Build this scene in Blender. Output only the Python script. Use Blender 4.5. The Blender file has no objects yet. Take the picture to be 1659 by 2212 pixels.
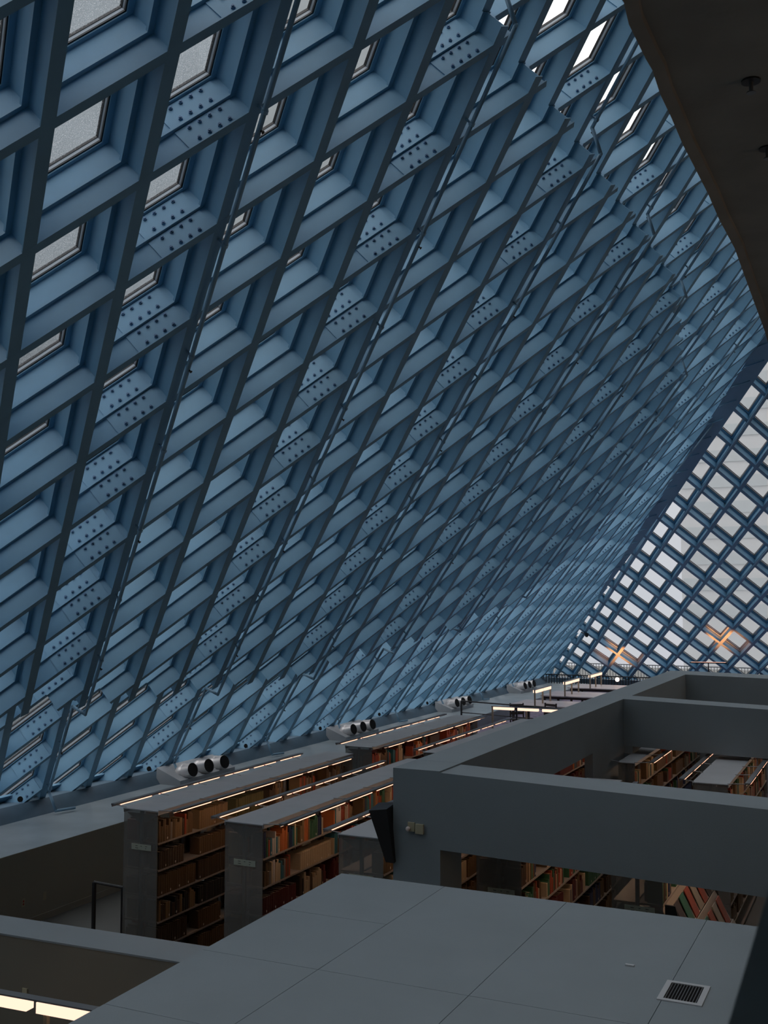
import bpy, bmesh, math, random
from mathutils import Vector as V, Matrix
R_ = random.Random(7)
sc = bpy.context.scene
COL = sc.collection
H = 5.05                       # height of the camera above the shelf floor
PI = math.pi

# ------------------------------------------------------------------ camera
cam_d = bpy.data.cameras.new('camera'); cam = bpy.data.objects.new('camera', cam_d); COL.objects.link(cam)
cam.location = (0, 0, H)
cam.rotation_euler = (PI/2 + .0766, 0, .4447)
cam_d.sensor_fit = 'HORIZONTAL'; cam_d.sensor_width = 24.0; cam_d.lens = 2292.5/1659*24.0
cam_d.clip_start = .05; cam_d.clip_end = 2000
cam_d.dof.use_dof = True; cam_d.dof.focus_distance = 16.0; cam_d.dof.aperture_fstop = 8.5
sc.camera = cam

# ------------------------------------------------------------------ sky
world = bpy.data.worlds.new('overcast_sky'); sc.world = world; world.use_nodes = True
nt = world.node_tree; nt.nodes.clear()
tc = nt.nodes.new('ShaderNodeTexCoord'); sep = nt.nodes.new('ShaderNodeSeparateXYZ')
rmp = nt.nodes.new('ShaderNodeValToRGB'); bg = nt.nodes.new('ShaderNodeBackground'); wo = nt.nodes.new('ShaderNodeOutputWorld')
nz = nt.nodes.new('ShaderNodeTexNoise'); nz.inputs['Scale'].default_value = 2.2; nz.inputs['Detail'].default_value = 3
mx = nt.nodes.new('ShaderNodeMix'); mx.data_type = 'RGBA'; mx.blend_type = 'MULTIPLY'; mx.inputs[0].default_value = .10
nt.links.new(tc.outputs['Generated'], sep.inputs[0]); nt.links.new(sep.outputs['Z'], rmp.inputs[0])
nt.links.new(tc.outputs['Generated'], nz.inputs['Vector'])
nt.links.new(rmp.outputs[0], mx.inputs[6]); nt.links.new(nz.outputs['Color'], mx.inputs[7])
nt.links.new(mx.outputs[2], bg.inputs[0]); nt.links.new(bg.outputs[0], wo.inputs[0])
e = rmp.color_ramp.elements
e[0].position = 0.0; e[0].color = (.50, .52, .545, 1)
e[1].position = 1.0; e[1].color = (1.5, 1.48, 1.5, 1)
x_ = e.new(.22); x_.color = (.56, .575, .60, 1)
x_ = e.new(.45); x_.color = (1.22, 1.20, 1.20, 1)
bg.inputs[1].default_value = 1.46

# ------------------------------------------------------------------ exposure
sc.view_settings.view_transform = 'Standard'; sc.view_settings.look = 'None'
sc.view_settings.gamma = 1; sc.view_settings.use_curve_mapping = False
sc.view_settings.exposure = 0.0
sc.cycles.max_bounces = 4; sc.cycles.transparent_max_bounces = 8; sc.cycles.diffuse_bounces = 3; sc.cycles.glossy_bounces = 2
sc.cycles.use_adaptive_sampling = True; sc.cycles.adaptive_threshold = .09; sc.cycles.adaptive_min_samples = 16
sc.cycles.use_denoising = True; sc.cycles.caustics_reflective = False; sc.cycles.caustics_refractive = False
sc.cycles.sample_clamp_indirect = 4.0

def area_light(name, loc, size, power, color, direction):
    l = bpy.data.lights.new(name, 'AREA'); l.energy = power; l.color = color; l.shape = 'RECTANGLE'; l.size, l.size_y = size
    o = bpy.data.objects.new(name, l); COL.objects.link(o); o.location = loc
    o.rotation_euler = V(direction).to_track_quat('-Z', 'Y').to_euler()
    return o
# unseen fill lights added at the right to warm the lattice flanges
area_light('warm_fill_light', (6.2, 6.0, 5.2), (1.0, 5.0), 45, (1, .68, .42), (-.8, .25, .50))
area_light('warm_fill_light', (6.2, 22.0, 5.2), (1.0, 9.0), 85, (1, .68, .42), (-.8, .1, .50))

# ------------------------------------------------------------------ materials
MATS = {}
def mat(name, col, rough=.6, metal=0.0, var=0.0, vscale=6.0, bump=0.0, bscale=60.0, spec=.5, coat=0.0):
    m = bpy.data.materials.new(name); m.use_nodes = True; n = m.node_tree; b = n.nodes['Principled BSDF']
    b.inputs['Base Color'].default_value = (*col, 1); b.inputs['Roughness'].default_value = rough
    b.inputs['Metallic'].default_value = metal; b.inputs['Specular IOR Level'].default_value = spec
    if var or bump:
        t = n.nodes.new('ShaderNodeTexCoord')
    if var:
        a = n.nodes.new('ShaderNodeTexNoise'); a.inputs['Scale'].default_value = vscale; a.inputs['Detail'].default_value = 5
        r = n.nodes.new('ShaderNodeValToRGB'); n.links.new(t.outputs['Object'], a.inputs['Vector']); n.links.new(a.outputs['Fac'], r.inputs[0])
        r.color_ramp.elements[0].position = .3; r.color_ramp.elements[1].position = .7
        r.color_ramp.elements[0].color = (*[c*(1-var) for c in col], 1); r.color_ramp.elements[1].color = (*[min(1, c*(1+var)) for c in col], 1)
        n.links.new(r.outputs[0], b.inputs['Base Color'])
    if bump:
        a = n.nodes.new('ShaderNodeTexNoise'); a.inputs['Scale'].default_value = bscale; a.inputs['Detail'].default_value = 3
        u = n.nodes.new('ShaderNodeBump'); u.inputs['Strength'].default_value = bump; u.inputs['Distance'].default_value = .01
        n.links.new(t.outputs['Object'], a.inputs['Vector']); n.links.new(a.outputs['Fac'], u.inputs['Height']); n.links.new(u.outputs[0], b.inputs['Normal'])
    MATS[name] = m
    return m
def emit(name, col, strength):
    m = bpy.data.materials.new(name); m.use_nodes = True; n = m.node_tree; n.nodes.clear()
    e_ = n.nodes.new('ShaderNodeEmission'); o = n.nodes.new('ShaderNodeOutputMaterial')
    e_.inputs[0].default_value = (*col, 1); e_.inputs[1].default_value = strength; n.links.new(e_.outputs[0], o.inputs[0]); return m
def glass(name, tint, gloss=.08, drops=0.0, dscale=30.0):
    m = bpy.data.materials.new(name); m.use_nodes = True; n = m.node_tree; n.nodes.clear()
    o = n.nodes.new('ShaderNodeOutputMaterial'); t = n.nodes.new('ShaderNodeBsdfTransparent'); g = n.nodes.new('ShaderNodeBsdfGlossy')
    t.inputs[0].default_value = (*tint, 1); g.inputs['Roughness'].default_value = .04; g.inputs[0].default_value = (.9, .9, .9, 1)
    f = n.nodes.new('ShaderNodeFresnel'); f.inputs[0].default_value = 1.45
    mu = n.nodes.new('ShaderNodeMath'); mu.operation = 'MULTIPLY'; mu.inputs[1].default_value = gloss*10; ge = n.nodes.new('ShaderNodeNewGeometry'); sb = n.nodes.new('ShaderNodeMath'); sb.operation = 'SUBTRACT'; sb.inputs[0].default_value = 1.0; n.links.new(ge.outputs['Backfacing'], sb.inputs[1])
    m0 = n.nodes.new('ShaderNodeMath'); m0.operation = 'MULTIPLY'; n.links.new(f.outputs[0], m0.inputs[0]); n.links.new(sb.outputs[0], m0.inputs[1]); n.links.new(m0.outputs[0], mu.inputs[0])
    mi = n.nodes.new('ShaderNodeMixShader'); n.links.new(mu.outputs[0], mi.inputs[0]); n.links.new(t.outputs[0], mi.inputs[1]); n.links.new(g.outputs[0], mi.inputs[2])
    out = mi
    if drops:
        tcn = n.nodes.new('ShaderNodeTexCoord'); vo = n.nodes.new('ShaderNodeTexVoronoi'); vo.inputs['Scale'].default_value = dscale
        no = n.nodes.new('ShaderNodeTexNoise'); no.inputs['Scale'].default_value = dscale*.8; no.inputs['Detail'].default_value = 2
        n.links.new(tcn.outputs['Object'], vo.inputs['Vector']); n.links.new(tcn.outputs['Object'], no.inputs['Vector'])
        cr = n.nodes.new('ShaderNodeValToRGB'); cr.color_ramp.elements[0].position = .12; cr.color_ramp.elements[0].color = (1, 1, 1, 1)
        cr.color_ramp.elements[1].position = .34; cr.color_ramp.elements[1].color = (0, 0, 0, 1); n.links.new(vo.outputs['Distance'], cr.inputs[0])
        m2 = n.nodes.new('ShaderNodeMath'); m2.operation = 'MULTIPLY'; n.links.new(cr.outputs[0], m2.inputs[0]); n.links.new(no.outputs['Fac'], m2.inputs[1])
        m3 = n.nodes.new('ShaderNodeMath'); m3.operation = 'MULTIPLY'; m3.inputs[1].default_value = drops; n.links.new(m2.outputs[0], m3.inputs[0])
        tl = n.nodes.new('ShaderNodeBsdfTranslucent'); tl.inputs[0].default_value = (.95, .95, .97, 1)
        mj = n.nodes.new('ShaderNodeMixShader'); n.links.new(m3.outputs[0], mj.inputs[0]); n.links.new(mi.outputs[0], mj.inputs[1]); n.links.new(tl.outputs[0], mj.inputs[2])
        out = mj
    n.links.new(out.outputs[0], o.inputs[0]); return m

M_BLUE = mat('painted_steel_pale_blue', (.175, .355, .51), .55, var=.05, vscale=3, bump=.05, bscale=90)
M_BOLT = mat('bolt_steel', (.08, .17, .30), .5, .1)
M_GASKET = mat('black_gasket', (.008, .009, .011), .5)
M_ALU = mat('window_aluminium', (.30, .34, .38), .45, .3)
M_PANE = glass('window_glass', (.93, .93, .93), .05)
M_PANE_WET = glass('rain_speckled_glass', (.88, .90, .92), .05, drops=.8, dscale=110)
M_PIPE = mat('pipe_paint_blue', (.22, .38, .52), .5)
M_DARK = mat('black_metal', (.012, .012, .014), .45)
M_PLASTER = mat('matt_grey_white_plaster', (.225, .272, .300), .85, var=.04, vscale=1.2, bump=.12, bscale=120)
M_WALLPAINT = mat('warm_wall_paint_darkened', (.19, .183, .15), .8, var=.03, vscale=1)  # darker copy of one wall paint, set against lamp glow on the parapet
M_LEDGEWALL = mat('warm_wall_paint_lightened', (.34, .335, .27), .8, var=.03, vscale=1)  # lighter copy of the same wall paint, missing light put into the colour
M_LEDGE = mat('polished_ledge_concrete', (.25, .30, .33), .38, var=.12, vscale=1.6, bump=.05, bscale=30)
M_FLOOR = mat('grey_floor_concrete', (.115, .118, .11), .55, var=.10, vscale=1.1)
M_CARPET = mat('mauve_patterned_carpet', (.20, .17, .24), .95, var=.45, vscale=9)
M_CONC = mat('board_marked_concrete', (.20, .19, .175), .85, var=.12, vscale=2.5, bump=.5, bscale=9)
M_TRIM = mat('base_trim_grey_blue', (.085, .14, .19), .6, var=.05)
M_COVER = mat('shelf_cover_grey', (.36, .385, .41), .6, var=.05, vscale=4)
M_SHELF = mat('shelf_steel_beige', (.27, .25, .22), .5, .1)
M_STEEL = mat('grey_steel', (.20, .21, .22), .42, .55)
M_BRASS = mat('brushed_post_steel', (.42, .34, .25), .4, .6)
M_SIGN = mat('sign_paper_green_white', (.42, .46, .38), .7)
M_INK = mat('sign_ink', (.03, .03, .03), .7)
M_NOZ = mat('spun_aluminium', (.72, .70, .70), .35, .45)
M_HOLE = mat('duct_black', (.003, .003, .003), .9)
M_TUBE = emit('warm_tube_glow', (1.0, .47, .31), 2.4)
M_TUBE_BIG = emit('warm_diffuser_glow', (1.0, .70, .52), 1.35)
M_BALL = emit('warm_bulb_glow', (1.0, .60, .45), 6)
M_WOOD = mat('dark_stained_wood', (.035, .022, .018), .5, var=.2)
M_TABLE = mat('table_laminate_pale', (.42, .38, .40), .35)
M_WHITE = mat('white_enamel', (.50, .53, .56), .45)
M_CREAM = mat('cream_plastic', (.42, .40, .28), .5)
M_RED = mat('red_plastic', (.35, .02, .02), .4)
M_LENS = mat('strobe_lens', (.7, .62, .6), .15)
M_RAILCAP = mat('painted_guard_rail', (.22, .28, .31), .55, var=.2, vscale=8)
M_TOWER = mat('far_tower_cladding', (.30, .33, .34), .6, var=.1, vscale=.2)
M_TOWER2 = mat('far_tower_haze_pale', (.72, .72, .72), .8)  # paleness stands in for haze over the distant towers
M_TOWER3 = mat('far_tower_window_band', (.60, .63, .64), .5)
def end_glass():
    m = bpy.data.materials.new('smoked_end_panel_glass'); m.use_nodes = True; n = m.node_tree; n.nodes.clear()
    o = n.nodes.new('ShaderNodeOutputMaterial'); t = n.nodes.new('ShaderNodeBsdfTransparent'); t.inputs[0].default_value = (.72, .73, .72, 1)
    p = n.nodes.new('ShaderNodeBsdfPrincipled'); p.inputs['Base Color'].default_value = (.33, .32, .30, 1); p.inputs['Roughness'].default_value = .25
    mi = n.nodes.new('ShaderNodeMixShader'); mi.inputs[0].default_value = .42
    n.links.new(t.outputs[0], mi.inputs[1]); n.links.new(p.outputs[0], mi.inputs[2]); n.links.new(mi.outputs[0], o.inputs[0]); return m
M_ENDGLASS = end_glass()

# ------------------------------------------------------------------ helpers
class MB:
    def __init__(s): s.v = []; s.f = []; s.m = []
    def add(s, vs, fs, mi=0):
        o = len(s.v); s.v += [tuple(v) for v in vs]; s.f += [tuple(i+o for i in f) for f in fs]; s.m += [mi]*len(fs)
    def hexa(s, p, mi=0):      # p: 8 corners, bottom loop then top loop
        s.add(p, [(0, 3, 2, 1), (4, 5, 6, 7), (0, 1, 5, 4), (1, 2, 6, 5), (2, 3, 7, 6), (3, 0, 4, 7)], mi)
    def box(s, x0, x1, y0, y1, z0, z1, mi=0):
        s.hexa([(x0, y0, z0), (x1, y0, z0), (x1, y1, z0), (x0, y1, z0), (x0, y0, z1), (x1, y0, z1), (x1, y1, z1), (x0, y1, z1)], mi)
    def bar(s, a, b, u, w, hu, hw, mi=0):   # box from a to b with half sizes hu along u and hw along w
        a, b, u, w = V(a), V(b), V(u), V(w)
        q = [-u*hu - w*hw, u*hu - w*hw, u*hu + w*hw, -u*hu + w*hw]
        s.hexa([a+x for x in q] + [b+x for x in q], mi)
    def tube(s, a, b, r, n=8, mi=0, r2=None, caps=True):
        a, b = V(a), V(b); d = (b-a).normalized(); u = d.orthogonal().normalized(); w = d.cross(u); r2 = r if r2 is None else r2
        vs = [a+(u*math.cos(t)+w*math.sin(t))*r for t in [2*PI*k/n for k in range(n)]] + [b+(u*math.cos(t)+w*math.sin(t))*r2 for t in [2*PI*k/n for k in range(n)]]
        fs = [(k, (k+1) % n, n+(k+1) % n, n+k) for k in range(n)]
        if caps: fs += [tuple(range(n))[::-1], tuple(range(n, 2*n))]
        s.add(vs, fs, mi)
    def path(s, pts, r, n=8, mi=0):
        for a, b in zip(pts[:-1], pts[1:]): s.tube(a, b, r, n, mi)
        for p in pts[1:-1]: s.sphere(p, r*1.12, 8, 5, mi)
    def sphere(s, c, r, n=12, k=8, mi=0):
        c = V(c); vs = [c+V((0, 0, r))]
        for i in range(1, k):
            a = PI*i/k
            vs += [c+V((r*math.sin(a)*math.cos(2*PI*j/n), r*math.sin(a)*math.sin(2*PI*j/n), r*math.cos(a))) for j in range(n)]
        vs.append(c-V((0, 0, r))); fs = [(0, 1+j, 1+(j+1) % n) for j in range(n)]
        for i in range(k-2):
            for j in range(n): fs.append((1+i*n+j, 1+(i+1)*n+j, 1+(i+1)*n+(j+1) % n, 1+i*n+(j+1) % n))
        L = len(vs)-1; fs += [(1+(k-2)*n+(j+1) % n, 1+(k-2)*n+j, L) for j in range(n)]
        s.add(vs, fs, mi)
    def mesh(s, name, mats, smooth=False):
        me = bpy.data.meshes.new(name); me.from_pydata(s.v, [], s.f)
        for m in (mats if isinstance(mats, (list, tuple)) else [mats]): me.materials.append(m)
        me.polygons.foreach_set('material_index', s.m)
        if smooth: me.polygons.foreach_set('use_smooth', [True]*len(s.f))
        me.update(); return me
    def obj(s, name, mats, parent=None, kind=None, smooth=False):
        return link(name, s.mesh(name, mats, smooth), parent, kind)
def link(name, me, parent=None, kind=None, loc=None):
    o = bpy.data.objects.new(name, me); COL.objects.link(o)
    if parent: o.parent = parent
    if kind: o['kind'] = kind
    if loc is not None: o.location = loc
    return o
def box(name, dims, m, parent=None, kind=None):
    b = MB(); b.box(*dims); return b.obj(name, m, parent, kind)
def tag(o, label, cat, group=None):
    o['label'] = label; o['category'] = cat
    if group: o['group'] = group
    return o
def empty(name, loc, label=None, cat=None, group=None, kind=None):
    o = bpy.data.objects.new(name, None); COL.objects.link(o); o.location = loc; o.empty_display_size = .1
    if label: tag(o, label, cat, group)
    if kind: o['kind'] = kind
    return o
def rel(parent, o):            # keep world placement when parenting meshes built in world space
    o.parent = parent; o.matrix_parent_inverse = Matrix.Translation(-V(parent.location)); return o

# ------------------------------------------------------------------ slanted glass wall geometry
S = 1.2192
AL = .7706; PHI = .5953; SH, CH = .5, math.sqrt(3)/2
UP = V((math.cos(AL), 0, math.sin(AL))); YY = V((0, 1, 0)); XX = V((1, 0, 0))
T = YY*SH + UP*CH; SS = YY*SH - UP*CH
NR = V((-math.sin(AL), 0, math.cos(AL)))
O = V((-4.8579, 5.1042, 3.0243))*S + V((0, 0, H))
DR = NR.dot(O)
NF = V((0, math.sin(PHI), math.cos(PHI)))
DD = V((0, math.cos(PHI), -math.sin(PHI)))
BB = XX*SH + DD*CH; AA = -XX*SH + DD*CH
Q = V((-4.0387, 28.6958, 3.2369))*S + V((0, 0, H))
DF = NF.dot(Q)
def nd(i, j, d=0): return O + (T*i + SS*j)*S + NR*d
def fd(i, j, d=0): return Q + (BB*i + AA*j)*S + NF*d
TIER = .31
ZONE = [(-40, 3.2), (24, 3.2), (31.4, 2.2), (37, 1.2), (40.5, -.8), (41.5, -2.6), (38.6, -5.5), (33.6, -6.4), (23, -7.45), (-40, -7.45)]
def in_zone(i, j):
    x, y = i+j, i-j; c = False; n = len(ZONE)
    for k in range(n):
        x1, y1 = ZONE[k]; x2, y2 = ZONE[(k+1) % n]
        if (y1 > y) != (y2 > y) and x < (x2-x1)*(y-y1)/(y2-y1)+x1: c = not c
    return c
def in_roof(i, j):
    p = nd(i, j, TIER)
    return -10.75 <= (i-j) <= 9.0 and (i+j) >= -15.5 and NF.dot(p) < DF + .28
def intervals(fn, lo, hi, step=.02):
    out = []; cur = None; k = lo
    while k <= hi:
        if fn(k):
            if cur is None: cur = k
            last = k
        elif cur is not None:
            out.append((cur, last)); cur = None
        k += step
    if cur is not None: out.append((cur, last))
    return [q for q in out if q[1]-q[0] > .25]
def ibeam(mb, a, b, lat, nrm, w, depth, tf=.016, tw=.012):
    # a, b: centre line on the room side of the near flange; depth grows along nrm
    mb.bar(a+nrm*tf/2, b+nrm*tf/2, lat, nrm, w/2, tf/2)
    mb.bar(a+nrm*(depth-tf/2), b+nrm*(depth-tf/2), lat, nrm, w/2, tf/2)
    mb.bar(a+nrm*depth/2, b+nrm*depth/2, lat, nrm, tw/2, depth/2-tf)
WS, WT = .132, .088            # flange widths of the two beam families
wall_left = empty('wall_left', tuple(nd(0, 0)), kind='structure')
latT = NR.cross(T).normalized(); latS = NR.cross(SS).normalized()
def put(mb, name, m, parent, kind=None, smooth=False): return rel(parent, mb.obj(name, m, None, kind, smooth))
for j in range(-13, 40):
    for (a, b) in intervals(lambda k: in_roof(k, j), -16, 40):
        mb = MB(); ibeam(mb, nd(a, j, TIER), nd(b, j, TIER), latT, NR, WT, TIER); put(mb, 'lattice_beam', M_BLUE, wall_left)
    for (a, b) in intervals(lambda k: in_zone(k, j) and in_roof(k, j), -16, 40):
        mb = MB(); ibeam(mb, nd(a, j, 0), nd(b, j, 0), latT, NR, WT, TIER); put(mb, 'inner_lattice_beam', M_BLUE, wall_left)
for i in range(-13, 34):
    for (a, b) in intervals(lambda k: in_roof(i, k), -16, 46):
        mb = MB(); ibeam(mb, nd(i, a, TIER+.0006), nd(i, b, TIER+.0006), latS, NR, WS, TIER); put(mb, 'lattice_beam', M_BLUE, wall_left)
    for (a, b) in intervals(lambda k: in_zone(i, k) and in_roof(i, k), -16, 46):
        mb = MB(); ibeam(mb, nd(i, a, .0006), nd(i, b, .0006), latS, NR, WS, TIER); put(mb, 'inner_lattice_beam', M_BLUE, wall_left)

# ---- camera projection used only to decide which pieces show (never to place them)
cy, sy = math.cos(.4447), math.sin(.4447); cth, sth = math.cos(.0766), math.sin(.0766)
def px(p):
    x, y, z = p[0], p[1], p[2]-H
    X = x*cy + y*sy; Yf = -x*sy + y*cy; F = Yf*cth + z*sth; U = -Yf*sth + z*cth
    return (829+2292.5*X/F, 1106-2292.5*U/F, F) if F > .1 else (-9999, -9999, -1)
def shows(p, m=60):
    q = px(p); return q[2] > 0 and -m < q[0] < 1659+m and -m < q[1] < 2212+m

# ---- windows: frame ring (gasket, aluminium, gasket) and pane
def rhomb(c, e1, e2, i1, i2):
    # corners of the cell (edges e1, e2) inset by i1 from the sides along e1 ... all as offsets from its first corner
    s60 = CH
    a1 = i1/s60/S; a2 = i2/s60/S      # inset measured along the other direction
    return [e1*(a2)*S + e2*(a1)*S, e1*(1-a2)*S + e2*(a1)*S, e1*(1-a2)*S + e2*(1-a1)*S, e1*(a2)*S + e2*(1-a1)*S]
def frame_mesh(name, e1, e2, nrm, w1, w2):
    mb = MB()
    lay = [(0.0, .018, 0, .004), (.018, .055, 1, .0), (.055, .085, 0, .004)]
    for d0, d1, mi, ex in lay:
        out = rhomb(None, e1, e2, w1/2-.03, w2/2-.03); inn = rhomb(None, e1, e2, w1/2+.008+ex, w2/2+.008+ex)
        n = 4
        vs = [p+nrm*d0 for p in out]+[p+nrm*d0 for p in inn]+[p+nrm*d1 for p in out]+[p+nrm*d1 for p in inn]
        fs = []
        for k in range(4):
            l = (k+1) % 4
            fs += [(k, l, 4+l, 4+k), (8+k, 12+k, 12+l, 8+l), (k, 8+k, 8+l, l), (4+k, 4+l, 12+l, 12+k)]
        mb.add(vs, fs, mi)
    return mb.mesh(name, [M_GASKET, M_ALU])
def pane_mesh(name, e1, e2, nrm, w1, w2, m):
    c = rhomb(None, e1, e2, w1/2-.01, w2/2-.01); mb = MB()
    mb.hexa([p for p in c]+[p+nrm*.008 for p in c]); return mb.mesh(name, m)
fm = frame_mesh('window_frame', T, SS, NR, WT, WS); pm = pane_mesh('pane', T, SS, NR, WT, WS, M_PANE); pmw = pane_mesh('pane', T, SS, NR, WT, WS, M_PANE_WET)
cells = []
for i in range(-13, 34):
    for j in range(-13, 40):
        c = nd(i+.5, j+.5, .62)
        if all(in_roof(i+a, j+b) for a in (0, 1) for b in (0, 1)) or (shows(c, 150) and in_roof(i+.5, j+.5)):
            q = px(c); cells.append((0 if shows(c, 120) else 1, q[2] if q[2] > 0 else 99, i, j))
cells.sort(); cells = [c_ for c_ in cells if c_[2]-c_[3] > -10.5]; near = cells[:300]; rest = cells[300:]
for (_, dd, i, j) in near:
    o = link('window_frame', fm); o.location = nd(i, j, 2*TIER); rel(wall_left, o)
    wet = i < 2
    p = link('pane', pmw if wet else pm, o); p.location = NR*.066
mb = MB(); mg = MB()
for (_, dd, i, j) in rest:
    base = nd(i, j, 2*TIER+.066)
    c = rhomb(None, T, SS, WT/2-.03, WS/2-.03); mg.hexa([base+p for p in c]+[base+p+NR*.008 for p in c])
put(mg, 'window_panes', M_PANE, wall_left, 'stuff')
mb = MB()                       # steel closure plate behind the lowest half cells
def sd(a, d, dep): return O + (YY*(a*SH) + UP*(d*CH))*S + NR*dep
ya_, yb_ = -15.5, 66
mb.hexa([sd(ya_, -11.3, .56), sd(yb_, -11.3, .56), sd(yb_, -10.42, .56), sd(ya_, -10.42, .56), sd(ya_, -11.3, .60), sd(yb_, -11.3, .60), sd(yb_, -10.42, .60), sd(ya_, -10.42, .60)])
put(mb, 'base_closure', M_BLUE, wall_left)

# ---- splice plates with bolts on the shallow beams, every third bay
def bolt(mb, c, d):
    mb.tube(c, c+d*.016, .021, 6, 0); mb.tube(c+d*.016, c+d*.03, .012, 6, 0)
n_bolt = 0
spl = []
for k in range(-4, 9):
    for j in range(-12, 38):
        i = 3*k+1.68
        if not in_roof(i, j): continue
        for tier in (0, 1):
            if tier == 0 and not (in_zone(i+.3, j) and in_zone(i-.3, j)): continue
            c = nd(i, j, TIER*(tier+.5))
            if shows(c, 40): spl.append((px(c)[2], i, j, tier))
spl.sort()
for (dd, i, j, tier) in spl:
    c = nd(i, j, TIER*(tier+.5)); o = empty('splice_plate_origin', tuple(c)); bpy.data.objects.remove(o)
    mb = MB()
    for sgn in (-1, 1):
        a = c - T*.31 + latT*sgn*.012; b = c + T*.31 + latT*sgn*.012
        mb.bar(a, b, latT, NR, .006, .128)
    pl = mb.obj('splice_plate', M_BLUE); rel(wall_left, pl)
    pts = [c + T*((q-1.5)*.114) + NR*r + latT*(-.018) for q in range(4) for r in (-.082, .082)]
    # heads on the side that faces down into the room
    side = -1
    pts2 = [c + T*((q-1.5)*.114) + NR*r + latT*(.018) for q in range(4) for r in (-.082, .082)]
    if n_bolt < 150:
        for p in pts:
            m_ = MB(); bolt(m_, p, -latT); ob = m_.obj('bolt', M_BOLT); ob.parent = pl; n_bolt += 1
        m_ = MB()
        for p in pts2: bolt(m_, p, latT)
        ob = m_.obj('bolts', M_BOLT, pl, 'stuff')
    else:
        m_ = MB()
        for p in pts: bolt(m_, p, -latT)
        for p in pts2: bolt(m_, p, latT)
        m_.obj('bolts', M_BOLT, pl, 'stuff')

# ---- sprinkler pipes that follow every third steep beam
ORD = ['leftmost', 'second from left', 'third from left', 'fourth from left', 'fifth from left', 'sixth from left', 'seventh from left', 'rightmost']
pi_ = 0
for i in (2, 5, 8, 11, 14, 17, 20, 23):
    di = -.105; do = TIER-.105; io = i+.015
    iv = intervals(lambda k: in_zone(io, k) and in_roof(io, k), -16, 46); full = intervals(lambda k: in_roof(io, k), -16, 46)
    if not full: continue
    j0, j1 = full[0]; z0, z1 = iv[0] if iv else (None, None)
    pts = [nd(io, j0, do)]
    if iv:
        if z0 > j0+.4: pts += [nd(io, z0-.22, do), nd(io, z0-.05, di)]
        else: pts = [nd(io, j0, di)]
        if z1 < j1-.4: pts += [nd(io, z1+.05, di), nd(io, z1+.22, do)]
        else: pts += [nd(io, z1, di)]
    last = nd(io, j1-.15, do)
    if NF.dot(last) < DF-.5 and (io-j1) < -10: 
        last = nd(io, io+10.0, do); pts += [last, V((last.x+.12, last.y+.05, 1.20)), V((last.x+.20, last.y+.45, 1.19))]
    elif iv is None or z1 < j1-.4: pts += [last]
    r = empty('sprinkler_pipe', tuple(pts[len(pts)//2]), f'blue-grey sprinkler pipe running up the slanted lattice wall, {ORD[pi_]} of eight', 'pipe', 'sprinkler pipes on the lattice wall'); pi_ += 1
    mb = MB(); mb.path(pts, .026, 10); rel(r, mb.obj('pipe', M_PIPE, smooth=True))
    mcl = MB(); k = j0+.6; n = 0
    while k < j1-.3:
        inn = bool(iv) and z0 < k < z1; d = di if inn else do
        if shows(nd(io, k, d), 30) and px(nd(io, k, d))[2] < 34:
            c = nd(io, k, d); m_ = MB(); m_.tube(c-SS*.02, c+SS*.02, .036, 8); m_.bar(c, c+NR*.10, latS, SS, .008, .012); rel(r, m_.obj('clamp', M_PIPE))
            if n % 2 == 0:
                c = c+SS*.18; m_ = MB(); m_.tube(c-NR*.02, c-NR*.055, .009, 6); m_.tube(c-NR*.055, c-NR*.059, .018, 8); m_.tube(c-NR*.04, c-NR*.042+latS*.02, .005, 6); rel(r, m_.obj('sprinkler_head', M_DARK))
        k += 1.22; n += 1

# ---- far end wall, same lattice, one tier
wall_far = empty('wall_far', tuple(fd(0, 0)), kind='structure')
def in_far(i, j):
    p = fd(i, j, 0)
    return p.z > 1.05 and p.x < 5.0 and NR.dot(p) < DR + .30 and p.z < 16
latB = NF.cross(BB).normalized(); latA = NF.cross(AA).normalized()
for j in range(-40, 30):
    for (a, b) in intervals(lambda k: in_far(k, j), -40, 40):
        mb = MB(); ibeam(mb, fd(a, j), fd(b, j), latB, NF, .11, TIER); put(mb, 'end_lattice_beam', M_BLUE, wall_far)
for i in range(-40, 30):
    for (a, b) in intervals(lambda k: in_far(i, k), -40, 40):
        mb = MB(); ibeam(mb, fd(i, a, .0006), fd(i, b, .0006), latA, NF, .125, TIER)
        put(mb, 'end_lattice_beam', M_BLUE, wall_far)
        if i % 3 == 0 and shows(fd(i, (a+b)/2), 600):
            m_ = MB(); m_.tube(fd(i-.03, a+.1, -.06), fd(i-.03, b-.1, -.06), .035, 8); rel(wall_far, m_.obj('end_wall_pipe', M_PIPE, smooth=True))
fm2 = frame_mesh('end_window_frame', BB, AA, NF, .11, .125); pm2 = pane_mesh('pane', BB, AA, NF, .11, .125, M_PANE)
mg = MB()
for i in range(-40, 30):
    for j in range(-40, 30):
        if in_far(i+.5, j+.5) or any(in_far(i+a, j+b) for a in (.2, .8) for b in (.2, .8)):
            c = fd(i+.5, j+.5, .35)
            if shows(c, 40):
                o = link('end_window_frame', fm2); o.location = fd(i, j, TIER); rel(wall_far, o)
                p = link('pane', pm2, o); p.location = NF*.066
            else:
                base = fd(i, j, TIER+.066); cc = rhomb(None, BB, AA, .03, .03); mg.hexa([base+p for p in cc]+[base+p+NF*.008 for p in cc])
put(mg, 'end_window_panes', M_PANE, wall_far, 'stuff')
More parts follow.
